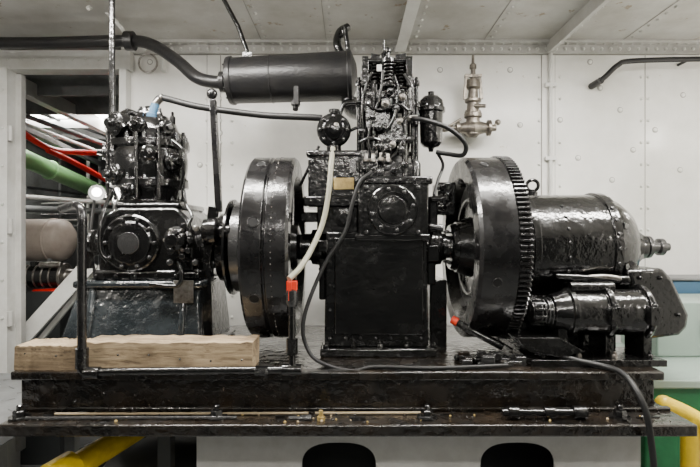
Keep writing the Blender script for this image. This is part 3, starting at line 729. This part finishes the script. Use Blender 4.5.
p = Part('lamp_head')
q = W(97,193,0.0); d = Vector((0.45,-0.75,-0.25)).normalized(); k_ = 0.62
p.lathe(q-d*0.05, d, [(t*k_, r*k_) for t, r in [(-0.06,0.014),(0,0.018),(0.02,0.03),(0.055,0.05),(0.07,0.052),(0.068,0.049),(0.05,0.044),(0.02,0.02)]], DST, 24)
p.lathe(q-d*0.05, d, [(t*k_, r*k_) for t, r in [(0.02,0.01),(0.04,0.028),(0.055,0.03),(0.065,0.02),(0.07,0.0)]], BULB, 20)
p.tube([q-d*0.085, q-d*0.13+Vector((0,0,-0.05)), W(90,240,0.08), W(95,275,0.1)], 0.006, RUB, 8)
group('work_lamp', q, [p])
ld = bpy.data.lights.new('work_lamp_light', 'POINT'); ld.energy = 3; ld.color = (1,0.95,0.85); ld.shadow_soft_size = 0.02
lo = bpy.data.objects.new('work_lamp_light', ld); lo.location = q+d*0.05; scene.collection.objects.link(lo)

# ------------------------------------------------------------ front drain pipe with valve
Yq = -0.42
p = Part('drain_line')
p.tube([W(62,209,-0.3), W(72,206,-0.36), W(79,207,-0.4), W(82,216,Yq), W(82,250,Yq), W(82,300,Yq), W(82,352,Yq)], 0.014, BLKS, 14)
p.cyl(W(82,348,Yq), W(82,368,Yq), 0.02, BLK)
p.tube([W(82,366,Yq), W(82,371,Yq), W(88,373,Yq), W(96,372,Yq), W(180,371,Yq), W(300,370,Yq)], 0.013, BLK, 14)
p.lathe(W(90,373,Yq), 'x', [(-0.015,0.02),(0.03,0.02)], BLK, 14); p.lathe(W(262,371,Yq), 'x', [(-0.02,0.017),(0.02,0.017)], BLK, 8)
p.lathe(W(292,370,Yq), 'x', [(-0.03,0.02),(0.03,0.02)], BLK, 14)
p.cyl(W(292,370,Yq), W(292,296,Yq), 0.011, BLK)
p.lathe(W(292,345,Yq), 'z', [(-0.03,0.018),(0.02,0.018)], BLK, 8)
p.lathe(W(292,300,Yq), 'z', [(-0.02,0.015),(0.0,0.02),(0.03,0.02),(0.035,0.012),(0.05,0.012)], DST, 12)
p.box((W(287,0,Yq).x,Yq-0.012,W(0,292,Yq).z), (W(297,0,Yq).x,Yq+0.012,W(0,281,Yq).z), ORG)
p.box((W(289,0,Yq).x,Yq-0.018,W(0,300,Yq).z), (W(292,0,Yq).x,Yq-0.012,W(0,282,Yq).z), ORG)
p.make()
p = Part('rubber_hose')
p.tube([W(333,148,-0.16), W(331,165,-0.2), W(329,190,-0.23), W(323,222,-0.26), W(311,250,-0.32), W(300,268,-0.38), W(289,279,-0.42)], 0.0095, HOSE, 12); p.make()
p = Part('electric_cable')
p.tube([W(372,172,-0.22), W(360,182,-0.235), W(352,205,-0.24), W(345,232,-0.24), W(326,262,-0.25), W(310,298,-0.28), W(303,325,-0.3), W(306,345,-0.31), W(318,361,-0.33), W(350,371,-0.37), (0.08,-0.37,BT+0.008), (0.25,-0.385,BT+0.008), (0.4,-0.37,BT+0.008), (0.52,-0.35,BT+0.008)], 0.007, RUB, 10); p.make()
p = Part('power_cable')
p.tube([W(518,338,-0.28), W(545,350,-0.3), W(575,360,-0.33), W(603,366,-0.37), W(622,373,-0.43), W(636,390,-0.50), W(646,412,-0.53), W(651,440,-0.53), W(655,480,-0.5), W(660,560,-0.5)], 0.0095, RUB, 12); p.make()
p = Part('brazing_rod')
a = W(55,410,-0.42); b = W(421,410,-0.42)
p.cyl((a.x,-0.42,0.930), (b.x,-0.41,0.930), 0.004, TAN, 8)
p.make()
p = Part('steel_rod')
p.cyl((-1.0,-0.46,0.931), (-0.35,-0.455,0.931), 0.005, DST, 8); p.make()
p = Part('pipe_fitting')
a = W(502,417,-0.45)
p.lathe((a.x,-0.45,0.945), 'x', [(0,0.012),(0.02,0.012),(0.02,0.02),(0.05,0.02),(0.05,0.011),(0.13,0.011),(0.13,0.018),(0.16,0.018),(0.16,0.012),(0.22,0.012),(0.22,0.02),(0.26,0.02)], BLK, 12)
p.make()
p = Part('grease_nipple')
a = W(321,420,-0.46)
p.lathe((a.x,-0.46,0.925), 'z', [(0,0.012),(0.012,0.012),(0.012,0.007),(0.03,0.006)], BRASS, 6)
p.lathe((a.x-0.1,-0.46,0.932), 'x', [(0,0.006),(0.05,0.006),(0.05,0.01),(0.07,0.01)], DST, 8); p.make()

# ------------------------------------------------------------ GENERATOR
g = Part('generator_body', 0.003); Rg = 0.208
g.lathe((0.612,0,AZ), 'x', [(0,0.17),(0.01,Rg*0.95),(0.03,Rg),(0.05,Rg),(0.052,Rg+0.006),(0.075,Rg+0.006),(0.077,Rg),(0.34,Rg),(0.342,Rg+0.008),(0.37,Rg+0.008),(0.375,Rg-0.008),(0.42,Rg-0.02),(0.46,Rg-0.05),(0.48,0.12),(0.49,0.07),(0.53,0.065),(0.535,0.05),(0.56,0.048)], BLK, 72)
g.bolts((0.982,0,AZ), 'x', 0.195, 12, 0.008, 0.012, BLK)
g.bolts((1.095,0,AZ), 'x', 0.09, 6, 0.008, 0.012, BLK)
for k in range(8):
    a = math.pi+0.9-k*0.25
    g.lathe((0.79, math.cos(a)*Rg, AZ+math.sin(a)*Rg), (0,math.cos(a),math.sin(a)), [(0,0.007),(0.005,0.006)], DST, 8)
    g.lathe((0.965, math.cos(a+.1)*(Rg+.008), AZ+math.sin(a+.1)*(Rg+.008)), (0,math.cos(a+.1),math.sin(a+.1)), [(0,0.008),(0.006,0.006)], DST, 8)
for k in range(8):
    a = math.radians(k*45+20)
    d = Vector((0,math.cos(a),math.sin(a)))
    g.beam(Vector((0.985,0,AZ))+d*0.20, Vector((1.11,0,AZ))+d*0.09, 0.03, 0.02, BLK)
g2 = Part('generator_shaft', 0.001)
g2.lathe((1.16,0,AZ), 'x', [(0,0.03),(0.02,0.03),(0.02,0.045),(0.035,0.045),(0.035,0.026),(0.07,0.026),(0.07,0.034),(0.09,0.034),(0.092,0.018),(0.115,0.016)], DST, 24)
g3 = Part('generator_feet', 0.004)
g3.frustum((0.63,-0.13),(0.93,0.16),BT,(0.66,-0.10),(0.93,0.10),AZ-0.16,BLK)
g3.box((0.62,-0.13,BT),(0.93,0.2,BT+0.025),BLK)
g4 = Part('lifting_eye')
e = Vector((0.73,0,AZ+Rg)); g4.lathe(e, 'z', [(-0.01,0.02),(0.012,0.02),(0.014,0.012),(0.02,0.012)], BLK, 16); g4.torus(e+Vector((0,0,0.038)), (0.3,1,0), 0.022, 0.007, BLK, 24)
g5 = Part('terminal_box', 0.004)
g5.lathe((0.74,-0.2,AZ-0.1), (1,-0.1,-0.05), [(0,0.012),(0.22,0.012),(0.22,0.018),(0.25,0.018)], BLK, 12)
g5.tube([(0.8,-0.2,AZ-0.11),(0.9,-0.22,AZ-0.10),(0.98,-0.23,AZ-0.11)], 0.01, STEEL, 10)
group('electric_generator', (0.8,0,BT), [g, g2, g3, g4, g5])

Yt = -0.24
c0 = W(530,312,Yt); zt = c0.z
st = Part('starter_body', 0.002)
st.lathe((c0.x,Yt,zt), 'x', [(0,0.02),(0,0.038),(0.05,0.04),(0.055,0.048),(0.065,0.05),(0.07,0.062),(0.10,0.072),(0.12,0.078),(0.125,0.086),(0.14,0.086),(0.142,0.080),(0.24,0.080),(0.242,0.086),(0.26,0.086),(0.262,0.080),(0.37,0.080),(0.375,0.086),(0.40,0.08),(0.42,0.05),(0.43,0.02)], BLK, 48)
gear(st, c0.x+0.005, c0.x+0.045, 0.02, 0.048, 12, BLK, z=zt, y=Yt, h=0.012)
for k in range(5): st.torus((c0.x+0.03+k*0.012,Yt,zt), 'x', 0.04+k*0.003, 0.004, DST)
for t in (0.255, 0.385):
    st.torus((c0.x+t,Yt,zt), 'x', 0.086, 0.012, BLK, 36, 8)
    st.box((c0.x+t-0.014,Yt-0.05,BT+0.02), (c0.x+t+0.014,Yt+0.07,zt-0.05), BLK)
    st.box((c0.x+t-0.018,Yt-0.10,zt-0.03), (c0.x+t+0.018,Yt-0.075,zt+0.03), BLK)
    st.bolt((c0.x+t,Yt-0.09,zt+0.03), 'z', 0.01, 0.012, DST)
st.cyl((c0.x+0.13,Yt-0.02,zt+0.088), (c0.x+0.28,Yt-0.02,zt+0.088), 0.020, BLK)
st.bolts((c0.x+0.12,Yt,zt), (-1,0,0), 0.066, 6, 0.006, 0.01, STEEL)
sf = Part('starter_bracket', 0.004)
sf.box((c0.x-0.03,Yt-0.1,BT), (c0.x+0.42,Yt+0.1,BT+0.022), BLK)
sf.prism([(516,338),(560,338),(585,352),(560,357),(530,352)], Yt-0.09, Yt+0.05, BLK)
sf.box((c0.x+0.08,Yt-0.05,BT), (c0.x+0.11,Yt+0.07,zt-0.05), BLK)
for k in range(4): sf.bolt((c0.x+0.02+k*0.12,Yt-0.07,BT+0.022), 'z', 0.010, 0.014, random.choice([BLK,STEEL]))
group('starter_motor', (c0.x+0.2,Yt,BT), [st, sf])
bx = Part('drive_cover', 0.014)
bx.prism([(627,270),(664,268),(674,280),(690,315),(688,328),(680,336),(650,340),(642,334),(640,310)], -0.22, -0.03, BLK)
bx2 = Part('cover_leg', 0.004)
q0 = W(645,334,-0.2); bx2.box((0.94,-0.12,BT), (1.0,-0.03,q0.z+0.06), BLK)
for a_, b_ in ((640,278),(660,278),(678,315),(652,330)): bx2.bolt(W(a_,b_,-0.222), (0,-1,0), 0.008, 0.008, BLK)
group('belt_guard', (1.05,-0.1,BT), [bx, bx2])

p = Part('grip_bar')
p.tube([(W(458,323,-0.15)), W(480,335,-0.2), W(503,347,-0.22)], 0.014, BLK, 12, smooth=False)
p.lathe(W(455,321,-0.15), W(480,335,-0.2)-W(455,321,-0.15), [(-0.012,0.016),(0.012,0.016)], ORG, 12)
p.make()
p = Part('loose_fittings', 0.002)
for k in range(30):
    x = random.uniform(0.36,0.56); y = random.uniform(-0.34,-0.24); w_ = random.uniform(0.01,0.03)
    p.box((x,y,BT),(x+w_*1.6,y+w_,BT+random.uniform(0.008,0.035)), random.choice([BLK,BLKB,BLKS,DST]), None)
for k in range(10):
    x = random.uniform(0.36,0.50); p.cyl((x,random.uniform(-0.3,-0.24),BT+0.012), (x+0.08,random.uniform(-0.3,-0.24),BT+0.012), 0.01, BLK, 10)
p.make()

# ------------------------------------------------------------ right side
p = Part('green_machine', 0.02)
p.box((1.12,-0.1,0), (2.2,0.45,0.92), GRN2)
p.box((1.10,-0.14,0.92), (2.2,0.5,0.955), PGR)
p.box((1.35,0.2,0.955), (2.2,0.5,1.2), PGR)
p.lathe((1.6,0.19,1.08), (0,-1,0), [(0,0.06),(0.02,0.06),(0.025,0.03),(0.04,0.03)], DST, 20)
p.make()
p = Part('blue_locker', 0.01)
p.box((1.60,0.53,0.0), (2.25,0.74,1.26), BLU); p.box((1.59,0.52,1.26), (2.28,0.745,1.275), GRY); p.make()
p = Part('yellow_guard_rail')
p.tube([W(664,404,-0.25), W(690,416,-0.25), W(720,436,-0.28), W(760,470,-0.32)], 0.03, YEL, 14); 
p.sph(W(664,404,-0.25), 0.03, YEL)
c = W(690,416,-0.25); p.tube([c, (c.x, -0.25, 0.0)], 0.03, YEL, 14)
p.make()
p = Part('yellow_hoist_arm', 0.004)
p.cyl(W(44,486,-0.42), W(142,426,-0.05), 0.042, YEL, 24)
p.lathe(W(66,472,-0.35), W(142,426,-0.05)-W(44,486,-0.42), [(-0.06,0.058),(0.03,0.058)], YEL, 24)
p.lathe(W(92,457,-0.24), W(142,426,-0.05)-W(44,486,-0.42), [(-0.02,0.05),(0.02,0.05)], DST, 24)
c = W(44,486,-0.42); p.cyl((c.x,c.y,0), (c.x,c.y,c.z), 0.045, YEL)
c = W(142,426,-0.05); p.cyl(c-Vector((0,0,0.02)), c+Vector((0,0.25,-0.02)), 0.03, DGR)
p.make()
p = Part('bilge_tank')
p.lathe((-0.98,0.1,0.45), 'x', [(-0.02,0.05),(0,0.16),(0.02,0.2),(0.38,0.2),(0.4,0.16),(0.42,0.05)], DGR, 32)
p.box((-0.95,0.0,0),(-0.9,0.2,0.3),DGR); p.box((-0.7,0.0,0),(-0.65,0.2,0.3),DGR); p.make()
for (x_, y_) in ((-0.66,-0.29), (-1.04,0.38), (0.985,-0.2)):
    p = Part('skid_leg', 0.003)
    p.box((x_,y_,0),(x_+0.045,y_+0.05,0.889),DGR); p.box((x_-0.005,y_-0.01,0),(x_+0.05,y_+0.06,0.012),DGR); p.make()

# ------------------------------------------------------------ lighting
def area(name, loc, size, sizey, e, col, rot):
    l = bpy.data.lights.new(name, 'AREA'); l.shape = 'RECTANGLE'; l.size = size; l.size_y = sizey; l.energy = e; l.color = col
    o = bpy.data.objects.new(name, l); o.location = loc; o.rotation_euler = rot; scene.collection.objects.link(o)
def added_fixture(x, y, e=38):  # ceiling fixture out of view, added to light the machines
    f = Part('added_light_housing', 0.003)
    f.box((x-0.6,y-0.07,CZ-0.05),(x+0.6,y+0.07,CZ),WHT)
    f.cyl((x-0.58,y-0.03,CZ-0.07),(x+0.58,y-0.03,CZ-0.07),0.013,TUBEM,12); f.cyl((x-0.58,y+0.03,CZ-0.07),(x+0.58,y+0.03,CZ-0.07),0.013,TUBEM,12)
    group('added_ceiling_fixture', (x,y,CZ), [f])
    area('added_ceiling_light', (x,y,CZ-0.09), 1.2, 0.12, e, (1,0.965,0.91), (0,0,0))
added_fixture(-0.95, -0.45, 62); added_fixture(1.05, -0.45, 56); added_fixture(0.1, -2.2, 24)
added_fixture(-2.3, 2.2, 45)
def added_lamp(x, y, z, e, col=(1,0.94,0.85)):  # added point lamp out of view, for highlights on the gloss paint
    l = bpy.data.lights.new('added_point_light', 'POINT'); l.energy = e; l.color = col; l.shadow_soft_size = 0.06
    o = bpy.data.objects.new('added_point_light', l); o.location = (x,y,z); scene.collection.objects.link(o)
    f = Part('added_lamp_guard')
    f.torus((x,y,z), 'z', 0.085, 0.004, STEEL, 20); f.torus((x,y,z), 'x', 0.085, 0.004, STEEL, 20)
    f.cyl((x,y,z+0.085), (x,y,CZ), 0.012, STEEL, 10)
    group('added_lamp_cage', (x,y,z), [f])
added_lamp(-1.7, -1.4, 2.1, 36); added_lamp(1.9, -1.3, 2.0, 24); added_lamp(0.0, -2.6, 2.2, 12); added_lamp(1.95, 0.3, 2.1, 6)
w = bpy.data.worlds.new('World'); scene.world = w; w.use_nodes = True
w.node_tree.nodes['Background'].inputs[0].default_value = (0.8,0.85,0.9,1); w.node_tree.nodes['Background'].inputs[1].default_value = 0.2

# ------------------------------------------------------------ camera
cd_ = bpy.data.cameras.new('camera'); cd_.sensor_width = 36; cd_.lens = 36*F/700; cd_.clip_start = 0.05
co = bpy.data.objects.new('camera', cd_); co.location = (0, CAMY, CAMZ); co.rotation_euler = (math.pi/2, 0, 0)
scene.collection.objects.link(co); scene.camera = co
